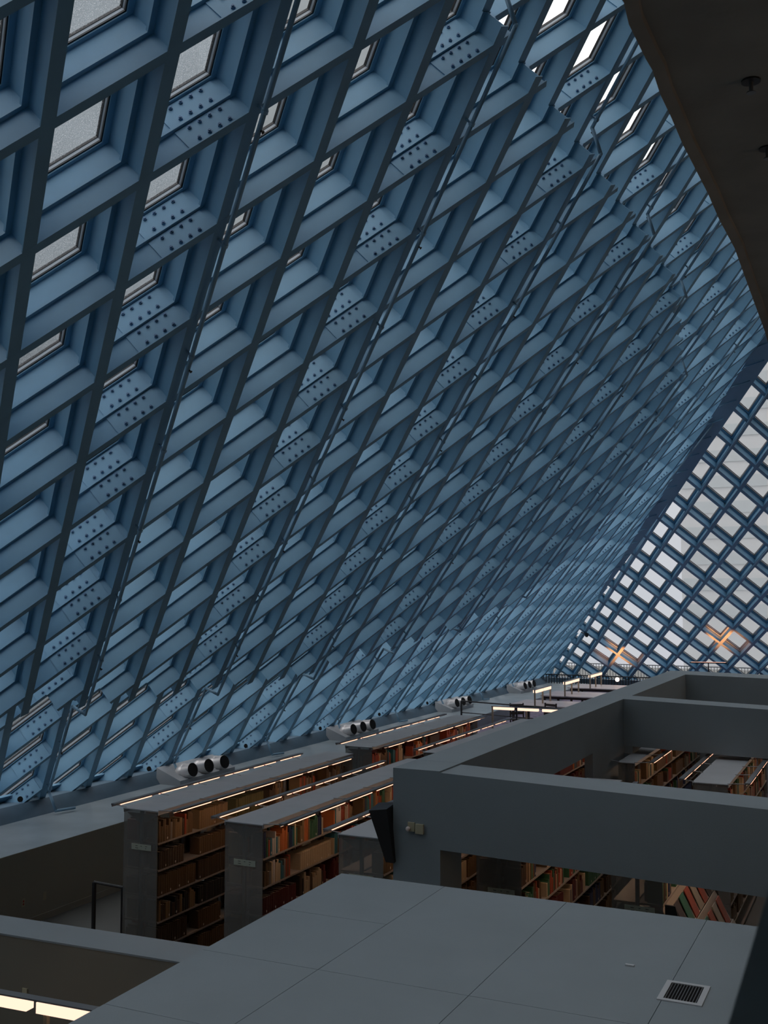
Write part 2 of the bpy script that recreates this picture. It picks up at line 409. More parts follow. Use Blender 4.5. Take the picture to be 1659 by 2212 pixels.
# junction girder where the two planes meet
dj = NR.cross(NF).normalized()
if dj.z < 0: dj = -dj
def plane3(d1, d2, z):   # point with NR.p = d1, NF.p = d2, p.z = z
    x = (NR.z*z-d1)/(-NR.x); y = (d2-NF.z*z)/NF.y; return V((x, y, z))
ja, jb = plane3(DR+.12, DF+.16, 1.0), plane3(DR+.12, DF+.16, 15.5)
mb = MB(); mb.bar(ja, jb, NF, dj.cross(NF).normalized(), .16, .05); put(mb, 'junction_girder', M_BLUE, wall_far)
mb = MB()
for (z0_, z1_, d0_, d1_) in ((1.0, 15.5, .31, .75),):
    a_, b_ = plane3(DR, DF-.02, z0_), plane3(DR, DF-.02, z1_)
    u_ = (NR - dj*NR.dot(dj)).normalized(); lat_ = dj.cross(u_).normalized()
    mb.bar(a_+u_*(d0_+d1_)/2, b_+u_*(d0_+d1_)/2, u_, lat_, (d1_-d0_)/2, .02)
put(mb, 'junction_plate', M_BLUE, wall_far)
mb = MB(); u_ = dj.cross(NF).normalized()
if u_.x < 0: u_ = -u_
zs_ = [5.0, 7.5, 10.0, 15.5]; ws_ = [.06, .26, .42, .62]
for k in range(3):
    a_, b_ = plane3(DR+.31, DF-.01, zs_[k]), plane3(DR+.31, DF-.01, zs_[k+1])
    mb.hexa([a_-u_*.05, a_+u_*ws_[k], a_+u_*ws_[k]+NF*.02, a_-u_*.05+NF*.02, b_-u_*.05, b_+u_*ws_[k+1], b_+u_*ws_[k+1]+NF*.02, b_-u_*.05+NF*.02])
put(mb, 'edge_fascia', M_BLUE, wall_far)
for k in range(22):
    z_ = 6.0+k*.42; w_ = .05+.05*(z_-5)
    if z_ > 14.6: break
    c_ = plane3(DR+.31, DF-.02, z_); e_ = c_+u_*w_+dj*w_*1.2
    m_ = MB(); m_.bar(c_, e_, dj, NF, .03, .025); rel(wall_far, m_.obj('fascia_rib', M_BLUE))

# ------------------------------------------------------------------ floors, ledge, walls
ZF = 0.0; ZR = .80
box('floor', (-12.05, 7, 9.95, 23.5, -.3, ZF), M_FLOOR, kind='structure')
fr = box('floor_reading', (-12.05, 7, 23.5, 48.5, -.3, ZR), M_CARPET, kind='structure')
box('floor_lower', (-15, 7, -4, 9.95, -1.3, -.9), M_FLOOR, kind='structure')
YE = 46.6
led = box('wall_ledge', (-14.9, -12.05, 2, YE+1.2, -.3, H-3.912), [M_LEDGE], kind='structure')
box('wall_ledge_face', (-12.05, -12.044, 9.95, 23.5, .10, H-3.914), M_LEDGEWALL, kind='structure')
box('baseboard_ledge', (-12.05, -12.035, 9.95, 23.5, 0, .10), M_LEDGEWALL, kind='structure')
# sloping ledge trim
mb = MB(); z0 = H-3.912; mb.hexa([(-13.75, 2, z0), (-13.70, 2, z0), (-13.70, YE+.6, z0), (-13.75, YE+.6, z0), (-13.95, 2, z0+.22), (-13.90, 2, z0+.235), (-13.90, YE+.6, z0+.235), (-13.95, YE+.6, z0+.22)])
mb.box(-14.9, -13.9, 2, YE+.8, z0+.0, z0+.22); mb.obj('trim_1', M_TRIM, kind='structure')
# far sill below the end wall
zs = H-3.72
mb = MB(); mb.box(-15, 5.2, 46.05, 46.5, .8, zs); mb.obj('trim_2', M_TRIM, kind='structure')
mb = MB(); mb.box(-15, 5.2, 46.55, 47.8, .3, z0+.1); mb.obj('trim_3', M_TRIM, kind='structure')
# wall paint face of the ledge
# low parapet across the left foreground
def xbeam(name, x0, x1, y0, y1, zb, zt, sl, m, xr=-4.69, parent=None, kind='structure'):
    f = lambda x: sl*(x-xr)
    mb = MB(); mb.hexa([(x0, y0, zb+f(x0)), (x1, y0, zb+f(x1)), (x1, y1, zb+f(x1)), (x0, y1, zb+f(x0)), (x0, y0, zt+f(x0)), (x1, y0, zt+f(x1)), (x1, y1, zt+f(x1)), (x0, y1, zt+f(x0))])
    o = mb.obj(name, m, None, None)
    if parent: rel(parent, o)
    elif kind: o['kind'] = kind
    return o
xbeam('wall_parapet', -14.5, -4.7, 9.43, 9.96, -1.2, H-3.925, .0166, M_WALLPAINT, xr=-9.9)
xbeam('trim_4', -14.5, -4.7, 9.425, 9.965, H-3.925, H-3.905, .0166, M_PLASTER, xr=-9.9)
# the room with open tops: beams and posts in one plaster frame
fx = empty('wall_room_frame', (-4.69, 10.06, 0), kind='structure')
SL = -.031; ZT = 3.262; ZB = 2.50; XL, XI = -4.69, -4.17
xbeam('front_beam', XI-.0, 6.5, 10.06, 10.64, ZB, ZT, SL, M_PLASTER, parent=fx)
xbeam('cross_beam', XI, 6.5, 18.2, 18.86, ZB-.02, ZT, SL, M_PLASTER, xr=XI, parent=fx)
xbeam('rear_wall', XI, 6.5, 24.25, 25.35, -.2, ZT, SL*.6, M_PLASTER, xr=XI, parent=fx)
mb = MB(); mb.box(XL, XI, 10.06, 10.64, 0, ZT-.001); rel(fx, mb.obj('corner_post', M_PLASTER))
mb = MB(); mb.box(XL, XI, 10.64, 18.2, ZB+.13, ZT); rel(fx, mb.obj('side_beam', M_PLASTER))
mb = MB(); mb.box(XI-.13, XI, 16.12, 18.2, 0, ZB+.13); rel(fx, mb.obj('side_pier', M_PLASTER))
mb = MB(); mb.box(XL, XI, 18.2, 25.35, 0, ZT); mb.box(XI, -4.03, 18.22, 18.7, 0, ZB); rel(fx, mb.obj('side_wall', M_PLASTER))
# deck over the foreground, panels with open joints
deck = empty('ceiling_lower_deck', (-4.65, 8.92, H-2.59), kind='structure')
ZD = H-2.59
mb = MB(); mb.box(-4.55, 6.5, 1.6, 8.90, ZD-.30, ZD-.007); rel(deck, mb.obj('deck_core', M_PLASTER))
def dpanel(x0, x1, y0, y1):
    g = .0022
    xa = lambda y: -4.57 - .12*(y-5.15)/3.77 if x0 < -4.5 else x0+g
    mb = MB(); mb.hexa([(xa(y0), y0+g, ZD-.007), (x1-g, y0+g, ZD-.007), (x1-g, y1-g, ZD-.007), (xa(y1), y1-g, ZD-.007), (xa(y0), y0+g, ZD), (x1-g, y0+g, ZD), (x1-g, y1-g, ZD), (xa(y1), y1-g, ZD)])
    rel(deck, mb.obj('panel', M_PLASTER))
xs = [-4.66, -3.66, -2.55, -1.41, -.27, .87, 2.0, 6.5]; ys = [1.6, 2.15, 3.27, 4.39, 5.50, 6.62, 7.73, 8.93]
for a in range(len(xs)-1):
    for b in range(len(ys)-1):
        if ys[b] == 6.62 and a > 0: dpanel(xs[a], xs[a+1], 6.62, 8.93)
        elif ys[b] == 7.73 and a > 0: pass
        else: dpanel(xs[a], xs[a+1], ys[b], ys[b+1])
# concrete slab overhead
edge = [(-.95, -4), (-.93, 2), (-.90, 4.15), (-.918, 4.32), (-.914, 4.65), (-.908, 4.76), (-.922, 5.02), (-.92, 5.27), (-.925, 5.66), (-.92, 5.93), (-.912, 6.43), (-.916, 6.9), (-.902, 7.55), (-.922, 8.35), (-.965, 10.15), (-.99, 10.7), (-1.02, 13.5)]
mb = MB(); zc = H+2.40
n = len(edge); vs = []; fs = []
for (x, y) in edge:
    inn = x+.055
    vs += [(x, y, zc-.012), (inn, y, zc), (inn+.006, y, zc+.022), (7.5, y, zc+.022), (x, y, zc+.45), (7.5, y, zc+.45)]
for k in range(n-1):
    a, b = 6*k, 6*k+6
    for p, q in ((0, 1), (1, 2), (2, 3), (4, 0)): fs.append((a+p, a+q, b+q, b+p))
    fs.append((a+5, a+4, b+4, b+5)); fs.append((a+3, a+5, b+5, b+3))
fs += [(0, 4, 5, 3, 2, 1), tuple(6*(n-1)+k for k in (1, 2, 3, 5, 4, 0))]
mb.add(vs, fs); mb.obj('ceiling', M_CONC, kind='structure')
# recessed lines left by the formwork boards
# unseen enclosing shell, added to keep sky light from flooding in
box('wall_right', (7.0, 7.3, -4, 50, -1.3, 16.0), M_PLASTER, kind='structure')
box('wall_back', (-16, 7.3, -4.3, -4, -1.3, 17), M_PLASTER, kind='structure')
box('ceiling_light_block', (.4, 7.3, -4, 40, 15.4, 15.7), M_PLASTER, kind='structure')

# ------------------------------------------------------------------ bookcases
SHELVES = [H-3.10, H-3.43, H-3.75, H-4.06, H-4.38, H-4.70, H-4.98]
COVER = H-2.70
def bookcase(x0, x1, y0, y1, label, left_rail=True, right_rail=True, sign=True, rail_len=None):
    r = empty('bookcase', ((x0+x1)/2, (y0+y1)/2, 0), label, 'bookcase', 'double-sided steel bookcases')
    xm = (x0+x1)/2
    def P(name, mb, m, par=r):
        o = mb.obj(name, m)
        o.parent = par
        o.matrix_parent_inverse = Matrix.Translation(-V(r.location)) if par is r else Matrix.Identity(4)
        return o
    mb = MB(); mb.box(x0-.01, x1+.01, y0-.01, y1+.01, COVER-.012, COVER)
    mb.box(x1-.012, x1+.01, y0, y1, COVER-.05, COVER-.012); mb.box(x0-.01, x0+.012, y0, y1, COVER-.05, COVER-.012); P('top_cover', mb, M_COVER)
    for yy in (y0, y1-.012):
        mb = MB(); mb.box(x0, x1, yy, yy+.012, 0, COVER-.012); P('end_panel', mb, M_ENDGLASS)
        mb = MB(); dy = .03 if yy == y0 else -.03
        ya, yb = sorted((yy+dy, yy+dy*1.6))
        mb.hexa([(xm-.06, ya, COVER-.16), (xm+.06, ya, COVER-.16), (xm+.06, yb, COVER-.16), (xm-.06, yb, COVER-.16), (x0+.02, ya, COVER-.055), (x1-.02, ya, COVER-.055), (x1-.02, yb, COVER-.055), (x0+.02, yb, COVER-.055)])
        P('bracket', mb, M_STEEL)
    for z in SHELVES:
        for (a, b) in ((x0+.012, xm-.02), (xm+.02, x1-.006)):
            mb = MB(); mb.box(a, b, y0+.03, y1-.03, z-.018, z)
            e_ = b if b > xm+.1 else a
            mb.box(e_-.003, e_+.003, y0+.03, y1-.03, z-.020, z+.002)
            P('shelf', mb, M_SHELF)
    nb = max(2, round((y1-y0)/.89)); st = (y1-y0-.06)/nb
    for k in range(nb+1):
        y = y0+.03+k*st
        mb = MB(); mb.box(xm-.018, xm+.018, y-.02, y+.02, 0, COVER-.012); P('upright', mb, M_STEEL)
    mb = MB(); mb.box(x0+.02, x1-.02, y0+.02, y1-.02, 0, .06); P('plinth', mb, M_DARK)
    for sgn, on in ((-1, left_rail), (1, right_rail)):
        if not on: continue
        xe = x0-.16 if sgn < 0 else x1+.27; xa = x0 if sgn < 0 else x1
        zr = COVER+.03
        ya, yb = y0-.02, (y1-.25 if rail_len is None else y0+rail_len)
        mb = MB(); mb.bar((xe, ya, zr), (xe, yb, zr), XX, V((0, 0, 1)), .034, .010); mb.bar((xe-.02, ya, zr-.012), (xe-.02, yb, zr-.012), XX, V((0, 0, 1)), .006, .016)
        rail = P('light_rail', mb, M_STEEL)
        al_ = area_light('rail_light', (xe, (ya+yb)/2, zr-.03), (.03, yb-ya), 3.6, (1, .60, .36), (-sgn*.45, 0, -1)); al_.rotation_euler = (0, (.42 if sgn > 0 else -.42), 0)
        k = 0; y = ya+.12; L = .62
        while y+L < yb+.02:
            m_ = MB(); m_.tube((xe+.022, y, zr-.012), (xe+.022, y+L, zr-.012), .013, 8); o = m_.obj('lamp_tube', M_TUBE); o.parent = rail
            o.matrix_parent_inverse = Matrix.Identity(4)
            y += L+.17
        for q in range(nb+1):
            y = y0+.03+q*st
            if y > yb: continue
            m_ = MB(); m_.tube((xa-sgn*.01, y, COVER+.003), (xe, y, zr-.01), .006, 6); P('arm', m_, M_STEEL)
    for q in range(int((y1-y0)/.42)):
        pass
    if sign:
        m_ = MB(); zc_ = H-3.16; m_.box(x0+.13, x0+.43, y0-.006, y0-.001, zc_-.035, zc_+.035); s = P('shelf_sign', m_, M_SIGN)
        m_ = MB()
        for (u, v, w) in ((.19, .013, .035), (.19, -.013, .04), (.27, .013, .02), (.34, .013, .03), (.34, -.013, .02)):
            m_.box(x0+u, x0+u+w, y0-.0075, y0-.0062, zc_+v-.003, zc_+v+.003)
        o = m_.obj('sign_marks', M_INK, None); o.parent = s
    return r
CASES = {
 'A': dict(x0=-8.84, x1=-8.32, y0=10.92, y1=16.22, lab='leftmost near bookcase with smoked end panel and small sign', say='leftmost near bookcase', rail=4.75),
 'B': dict(x0=-7.25, x1=-6.73, y0=10.82, y1=16.12, lab='second near bookcase from the left, red books low down', say='second near bookcase', rail=4.75),
 'C': dict(x0=-5.71, x1=-5.16, y0=10.80, y1=16.10, lab='third near bookcase beside the black loudspeaker', say='third near bookcase', rail=4.9),
 'A2': dict(x0=-8.86, x1=-8.34, y0=17.0, y1=22.3, lab='far bookcase in line behind the leftmost near one', say='leftmost far bookcase', rail=5.1),
 'B2': dict(x0=-7.30, x1=-6.78, y0=16.9, y1=22.2, lab='far bookcase behind the second near one, against the plaster frame', say='second far bookcase', rail=5.1),
 'C2': dict(x0=-5.71, x1=-5.16, y0=16.9, y1=22.1, lab='bookcase hidden behind the plaster side wall', say='bookcase behind the side wall', rail=4.9),
 'D': dict(x0=-4.12, x1=-3.62, y0=10.95, y1=15.6, lab='bookcase seen through the lower opening, left one with books', say='left bookcase in lower opening', rail=4.4),
 'E': dict(x0=-2.66, x1=-2.15, y0=10.95, y1=15.0, lab='bookcase seen through the lower opening with magazines face out', say='right bookcase in lower opening', rail=3.8),
 'D2': dict(x0=-4.28, x1=-3.78, y0=19.0, y1=23.6, lab='bookcase seen under the cross beam, left one', say='left bookcase under cross beam', rail=4.4),
 'E2': dict(x0=-2.66, x1=-2.18, y0=15.9, y1=21.0, lab='bookcase seen under the cross beam, right one with grey top', say='right bookcase under cross beam', rail=4.9),
}
CASES['D2'].update(x0=-4.05, x1=-3.79, y0=17.25, y1=23.6); CASES['E']['y1'] = 13.2; CASES['E']['rail'] = 2.0
for k, c in CASES.items():
    bookcase(c['x0'], c['x1'], c['y0'], c['y1'], c['lab'], rail_len=c['rail'], sign=k in 'ABCDE')

# ------------------------------------------------------------------ books
PAL = {
 'brown': (.105, .062, .026), 'dark brown': (.055, .034, .018), 'tan': (.20, .13, .06), 'rust-red': (.26, .045, .018), 'maroon': (.085, .012, .010),
 'cream': (.42, .34, .22), 'white': (.50, .47, .42), 'teal': (.02, .13, .17), 'navy': (.012, .025, .075), 'green': (.03, .11, .055), 'black': (.012, .012, .013),
 'grey': (.16, .15, .14), 'orange': (.42, .12, .03), 'olive': (.09, .085, .03), 'yellow': (.45, .30, .06)}
BM = {k: mat('book_'+k.replace(' ', '_').replace('-', '_'), v, .55) for k, v in PAL.items()}
M_PAGES = mat('book_pages', (.50, .44, .33), .9)
M_BLABEL = mat('spine_label', (.60, .56, .48), .8)
book_cache = {}
def book_mesh(w, h, d, colr, lab):
    key = (w, h, d, colr, lab)
    if key in book_cache: return book_cache[key]
    t = .003; mb = MB()          # spine at +x = 0, extends to -d ; thickness along y
    mb.box(-d, -.004, 0, t, 0, h); mb.box(-d, -.004, w-t, w, 0, h)
    mb.hexa([(-.006, 0, 0), (.004, w*.28, 0), (.004, w*.72, 0), (-.006, w, 0), (-.006, 0, h), (.004, w*.28, h), (.004, w*.72, h), (-.006, w, h)])
    mb.box(-d+.006, -t, t, w-t, .004, h-.006, 1)
    if lab: mb.box(.003, .0052, w*.3, w*.7, .02, .045, 2)
    book_cache[key] = mb.mesh('book', [BM[colr], M_PAGES, M_BLABEL]); return book_cache[key]
THEMES = {
 'A': [['brown', 'brown', 'dark brown', 'tan', 'rust-red', 'grey'], ['brown', 'tan', 'brown', 'dark brown'], ['dark brown', 'brown'], ['dark brown', 'black', 'tan'], ['dark brown', 'brown', 'rust-red']],
 'B': [['white', 'cream', 'rust-red', 'teal', 'brown', 'green', 'navy', 'cream', 'orange', 'tan'], ['cream', 'brown', 'teal', 'white', 'rust-red', 'grey'], ['maroon', 'black', 'cream', 'dark brown'], ['black', 'cream', 'dark brown'], ['dark brown']],
 'C': [['cream', 'brown', 'teal', 'tan'], ['cream', 'tan', 'brown', 'green'], ['cream', 'brown'], ['brown'], ['brown']],
 'A2': [['cream', 'teal', 'rust-red', 'maroon', 'brown', 'rust-red', 'dark brown', 'orange', 'black'], ['maroon', 'brown'], ['brown'], ['brown'], ['brown']],
 'X': [['brown', 'cream', 'rust-red', 'green', 'dark brown', 'navy', 'tan'], ['brown', 'cream', 'green', 'rust-red', 'dark brown'], ['brown', 'cream', 'green', 'maroon', 'navy'], ['brown', 'navy', 'dark brown'], ['brown']],
}
ORDN = ['first', 'second', 'third', 'fourth', 'fifth', 'sixth', 'seventh', 'eighth', 'ninth', 'tenth']
def num(n):
    ones = ['', 'one', 'two', 'three', 'four', 'five', 'six', 'seven', 'eight', 'nine', 'ten', 'eleven', 'twelve', 'thirteen', 'fourteen', 'fifteen', 'sixteen', 'seventeen', 'eighteen', 'nineteen']
    tens = ['', '', 'twenty', 'thirty', 'forty', 'fifty', 'sixty', 'seventy', 'eighty', 'ninety']
    if n < 20: return ones[n]
    if n < 100: return tens[n//10]+('-'+ones[n % 10] if n % 10 else '')
    return 'one-hundred-'+num(n-100) if n > 100 else 'one-hundred'
LV = ['top', 'second', 'third', 'fourth', 'fifth', 'sixth', 'bottom']
books = []; ends = []
def fill(case, side):
    c = CASES[case]; xm = (c['x0']+c['x1'])/2; th = THEMES.get(case, THEMES['X'] if case not in ('B2', 'C2') else THEMES['A2'])
    for li, z in enumerate(SHELVES[:6]):
        pal = th[min(li, len(th)-1)]; y = c['y0']+.05+(.02 if li % 2 else 0); n = 0; yend = c['y1']-.06; kb = 0
        nb = max(2, round((c['y1']-c['y0'])/.89)); st = (c['y1']-c['y0']-.06)/nb; bay = 0
        maxh = [.30, .285, .27, .265, .27, .27][li]
        while y < yend-.05:
            bay_end = min(yend, c['y0']+.03+(bay+1)*st-.02)
            uniform = R_.random() < (.8 if case == 'A' and li > 0 else (.12 if case == 'B' else .3))
            col = R_.choice(pal)
            if case == 'A' and li == 0 and bay == 2: col, uniform = 'olive', True
            if case == 'B' and li == 2 and bay == 0: col, uniform = 'maroon', True
            if uniform and col in ('orange', 'rust-red', 'yellow'): col = 'brown' if case != 'B' else 'cream'
            run = bay_end - R_.uniform(.08, .40) if R_.random() < .8 else bay_end-.02
            hh = R_.choice([.20, .215, .23, .245])
            while y < run-.02:
                if not uniform:
                    if R_.random() < .7: col = R_.choice(pal)
                    hh = R_.choice([.16, .18, .20, .215, .23, .25, .27])
                w = R_.choice([.022, .03, .036, .044, .052] if not uniform else [.042, .042, .05])
                if case in ('A2', 'B2', 'E2', 'D2'): w = max(w, .036)
                h = min(hh, maxh) if li else min(hh+.03, .36); h = round(h, 3); d = R_.choice([.15, .17, .19])
                if y+w > run: break
                n += 1; h = round(h-R_.choice([0, 0, .004, .008]), 3); books.append((case, side, li, n, y, w, h, d, col, uniform, z)); y += w+R_.choice([.002, .003, .005])
            if y < bay_end-.06: ends.append((case, side, li, y+.012, z))
            bay += 1; y = max(bay_end+.03, y+.03)
for k in CASES:
    fill(k, 1)
for k in ('A', 'B', 'D', 'A2'): fill(k, -1)
def bplace(b):
    case, side, li, n, y, w, h, d, colr, uni, z = b; c = CASES[case]
    x = (c['x1']-.012) if side > 0 else (c['x0']+.016)
    return x, y, z+.0005
bpy.context.view_layer.update(); dg = bpy.context.evaluated_depsgraph_get()
cl = V((0, 0, H))
def seen(p):
    d = (p-cl); L = d.length; d.normalize(); o = cl+d*.3; left = L-.3
    for _ in range(4):
        hit, loc, nn, idx, ob, mt = sc.ray_cast(dg, o, d, distance=left-.02)
        if not hit: return True
        return False
    return False
rank = []
for b in books:
    x, y, z = bplace(b); side = b[1]
    cpt = V((x+side*.01, y+b[5]/2, z+b[6]*.75)); q = px(cpt)
    vis = side > 0 and 0 < q[0] < 1659 and 0 < q[1] < 2212 and (seen(cpt) or seen(V((x+.01, y+b[5]/2, z+b[6]*.3))))
    rank.append((0 if vis else 1, q[2]/b[5] if vis else q[2]*100, b))
rank.sort(key=lambda r: (r[0], r[1]))
nvis = sum(1 for r in rank if r[0] == 0); print('BOOKS', len(books), 'visible', nvis)
rest = {}
lab_seen = set()
idx = 0
def adj(b): return 'tall' if b[6] >= .27 else ('short' if b[6] <= .21 else 'upright')
for r in rank:
    b = r[2]; x, y, z = bplace(b)
    if idx < 298 and r[0] == 0:
        me = book_mesh(b[5], b[6], b[7], b[8], (b[3]*7+b[2]*3) % 4 == 0)
        o = link('book', me); o.location = (x, y, z)
        tag(o, f"{adj(b)} {b[8]} book, number {num(b[3])} from near end, {LV[b[2]]} shelf, {CASES[b[0]]['say']}", 'book', f"books on the {LV[b[2]]} shelf of the {CASES[b[0]]['say']}")
        idx += 1
    else:
        rest.setdefault(b[8], []).append((x, y, z, b))
mb = MB(); names = list(PAL); 
for ci, colr in enumerate(names):
    for (x, y, z, b) in rest.get(colr, []):
        w, h, d, s = b[5], b[6], b[7], b[1]
        xa, xb = (x-d, x) if s > 0 else (x, x+d)
        mb.box(xa, xb, y, y+w, z, z+h, ci)
o = mb.obj('book_rows', [BM[k] for k in names], kind='stuff'); tag(o, 'rows of further books filling the remaining bookcase shelves', 'books')
# metal book ends
be = MB(); be.box(-.15, 0, 0, .002, 0, .14); be.box(-.15, 0, -.09, 0, 0, .002); be_me = be.mesh('bookend', M_STEEL)
mbr = MB(); nbe = 0
cnt = {}
for (case, side, li, y, z) in ends:
    c = CASES[case]; x = c['x1']-.03 if side > 0 else c['x0']+.18
    p = V((x+.01, y, z+.07))
    if side > 0 and shows(p, 0) and seen(p+V((.02, -.01, .03))):
        o = link('bookend', be_me); o.location = (x, y, z+.0005); nbe += 1; cnt[(case, li)] = cnt.get((case, li), 0)+1
        tag(o, f"grey metal bookend, {ORDN[min(9, cnt[(case, li)]-1)]} in view on the {LV[li]} shelf, {c['say']}", 'bookend', 'metal bookends on the shelves')

# magazines shown face out at the right bookcase in the lower opening
M_MAG = [mat('magazine_red', (.24, .045, .02), .35), mat('magazine_green', (.02, .11, .07), .35), mat('magazine_pale', (.24, .22, .17), .35), mat('magazine_dark', (.03, .02, .02), .35)]
mags = [('red and orange', 0, -1.98, 11.2, 2), ('dark green on cream', 1, -1.98, 11.62, 2), ('pale cream', 2, -1.98, 12.05, 3), ('orange-red', 0, -1.60, 11.35, 3), ('dark', 3, -1.60, 11.8, 2)]

r = empty('magazine_display', (-1.9, 12.2, 0), 'slanted display of loose magazines beside the right bookcase in lower opening', 'rack')
for k, (zz, xx) in enumerate(((H-3.45, -2.05), (H-3.75, -1.85), (H-4.05, -1.65))):
    m_ = MB(); m_.hexa([(xx, 11.0, zz), (xx+.05, 11.0, zz), (xx+.05, 13.1, zz), (xx, 13.1, zz), (xx-.14, 11.0, zz+.30), (xx-.12, 11.0, zz+.30), (xx-.12, 13.1, zz+.30), (xx-.14, 13.1, zz+.30)])
    m_.box(xx, xx+.07, 11.0, 13.1, zz-.02, zz); rel(r, m_.obj('display_shelf', M_SHELF))
for yy in (11.0, 13.1):
    m_ = MB(); m_.hexa([(-2.13, yy, 0), (-1.5, yy, 0), (-1.5, yy+.03, 0), (-2.13, yy+.03, 0), (-2.14, yy, H-3.1), (-2.04, yy, H-3.1), (-2.04, yy+.03, H-3.1), (-2.14, yy+.03, H-3.1)]); rel(r, m_.obj('side_panel', M_DARK))
MG = [('red', 0), ('green', 1), ('pale', 2), ('dark', 3), ('orange-red', 0)]
n_ = 0
for row, (zz, xx) in enumerate(((H-3.45, -2.05), (H-3.75, -1.85), (H-4.05, -1.65))):
    for q in range(7):
        cn, mi = MG[(q*3+row*2) % 5]; y = 11.06+q*.29
        m_ = MB(); f = lambda u, z_: xx+.055-.14*(z_/.30)+u
        m_.hexa([(f(0, 0), y, zz), (f(.008, 0), y, zz), (f(.008, 0), y+.21, zz), (f(0, 0), y+.21, zz), (f(0, .27), y, zz+.27), (f(.008, .27), y, zz+.27), (f(.008, .27), y+.21, zz+.27), (f(0, .27), y+.21, zz+.27)])
        o = m_.obj('magazine', M_MAG[mi]); tag(o, f"{cn} magazine face out, {ORDN[q]} from near end, {['upper', 'middle', 'lower'][row]} display row", 'magazine', 'magazines on the slanted display')

# ------------------------------------------------------------------ air nozzles on the ledge
WHICH = ['nearest, behind the leftmost near bookcase', 'second, beside the leftmost far bookcase', 'third, beyond the far bookcase end', 'farthest, near the reading tables']
ZL = H-3.912
for n_, y0 in enumerate((18.05, 25.35, 32.9, 40.2)):
    r = empty('air_diffuser', (-13.3, y0+1.1, ZL), f'grey duct box with three round metal air nozzles, {WHICH[n_]}', 'air vent', 'duct boxes along the ledge')
    y1 = y0+2.0
    mb = MB(); mb.hexa([(-13.80, y0, ZL), (-13.20, y0, ZL), (-13.20, y1, ZL), (-13.80, y1, ZL), (-13.80, y0, ZL+.33), (-13.20, y0, ZL+.10), (-13.20, y1, ZL+.10), (-13.80, y1, ZL+.33)]); rel(r, mb.obj('duct_box', M_COVER))
    for k in range(3):
        c = V((-13.42, y0+.42+k*.58, ZL+.20)); d = V((.88, -.16, .26)).normalized()
        m_ = MB(); m_.sphere(c, .185, 18, 12); m_.tube(c, c+d*.28, .175, 20, 0, .142, caps=False)
        nz_ = m_.obj('nozzle', M_NOZ, smooth=True); rel(r, nz_)
        m_ = MB(); m_.tube(c+d*.268, c+d*.276, .134, 20); h_ = m_.obj('opening', M_HOLE); h_.parent = nz_
# dark round holes at the foot of the lattice
for k in range(1, 10):
    i = 3*k-.55+0; 
for yv in (14.4, 18.0, 21.65, 25.3, 28.95, 32.6):
    m_ = MB(); c = V((-13.96, yv, ZL+.30)); m_.tube(c, c+V((.02, -.006, .006)), .05, 12); rel(wall_left, m_.obj('cable_hole', M_HOLE))

# ------------------------------------------------------------------ handrails
def rail(label, pts, posts, h0, m=M_DARK, r=.02, low=None):
    e_ = empty('handrail', pts[0], label, 'handrail')
    mb = MB(); mb.path([V(p) for p in pts], r, 8); rel(e_, mb.obj('top_rail', m))
    if low:
        mb = MB(); mb.path([V(p)-V((0, 0, low)) for p in pts], r*.7, 8); rel(e_, mb.obj('lower_rail', m))
    for p in posts:
        mb = MB(); mb.bar((p[0], p[1], h0), p, XX, YY, r, r); rel(e_, mb.obj('post', m))
rail('dark metal handrail left of the nearest bookcase end panel', [(-10.08, 11.84, 1.07), (-9.58, 11.84, 1.055)], [(-10.08, 11.84, 1.07), (-9.58, 11.84, 1.055)], 0)
rail('dark handrail crossing behind the far bookcases', [(-11.73, 30, H-3.21), (-8.2, 30, H-3.32)], [(-11.73, 30, H-3.21), (-10, 30, H-3.26)], ZR, low=.34)

# ------------------------------------------------------------------ outlets and small wall devices
for (y, z, lab, dot) in ((12.55, .37, 'cream power outlet with red sockets low on ledge wall', 1), (13.0, .36, 'blank cream cover plate right of the red outlet', 0)):
    r = empty('wall_outlet', (-12.05, y, z), lab, 'outlet')
    m_ = MB(); m_.box(-12.05, -12.04, y-.035, y+.035, z-.06, z+.06); rel(r, m_.obj('cover_plate', M_CREAM))
    if dot:
        m_ = MB(); m_.box(-12.0405, -12.037, y-.012, y+.012, z+.008, z+.035); m_.box(-12.0405, -12.037, y-.012, y+.012, z-.035, z-.008); rel(r, m_.obj('socket', M_RED))
r = empty('wall_outlet', (-8.78, 9.43, H-4.28), 'dark outlet on parapet above the long desk lamp', 'outlet')
m_ = MB(); m_.box(-9.02, -8.95, 9.415, 9.429, .93-.45, .93-.33); rel(r, m_.obj('cover_plate', M_CREAM))
# fire strobe
r = empty('fire_strobe', (-4.45, 10.06, H-2.37), 'olive fire strobe with clear lens on plaster frame corner', 'alarm')
m_ = MB(); m_.box(-4.43, -4.345, 10.03, 10.06, H-2.425, H-2.33); rel(r, m_.obj('alarm_plate', M_CREAM))
m_ = MB(); m_.box(-4.52, -4.445, 10.045, 10.06, H-2.41, H-2.32); rel(r, m_.obj('mounting_plate', M_CREAM))
m_ = MB(); m_.sphere((-4.51, 10.03, H-2.385), .026, 10, 6); rel(r, m_.obj('lens', M_LENS, smooth=True))
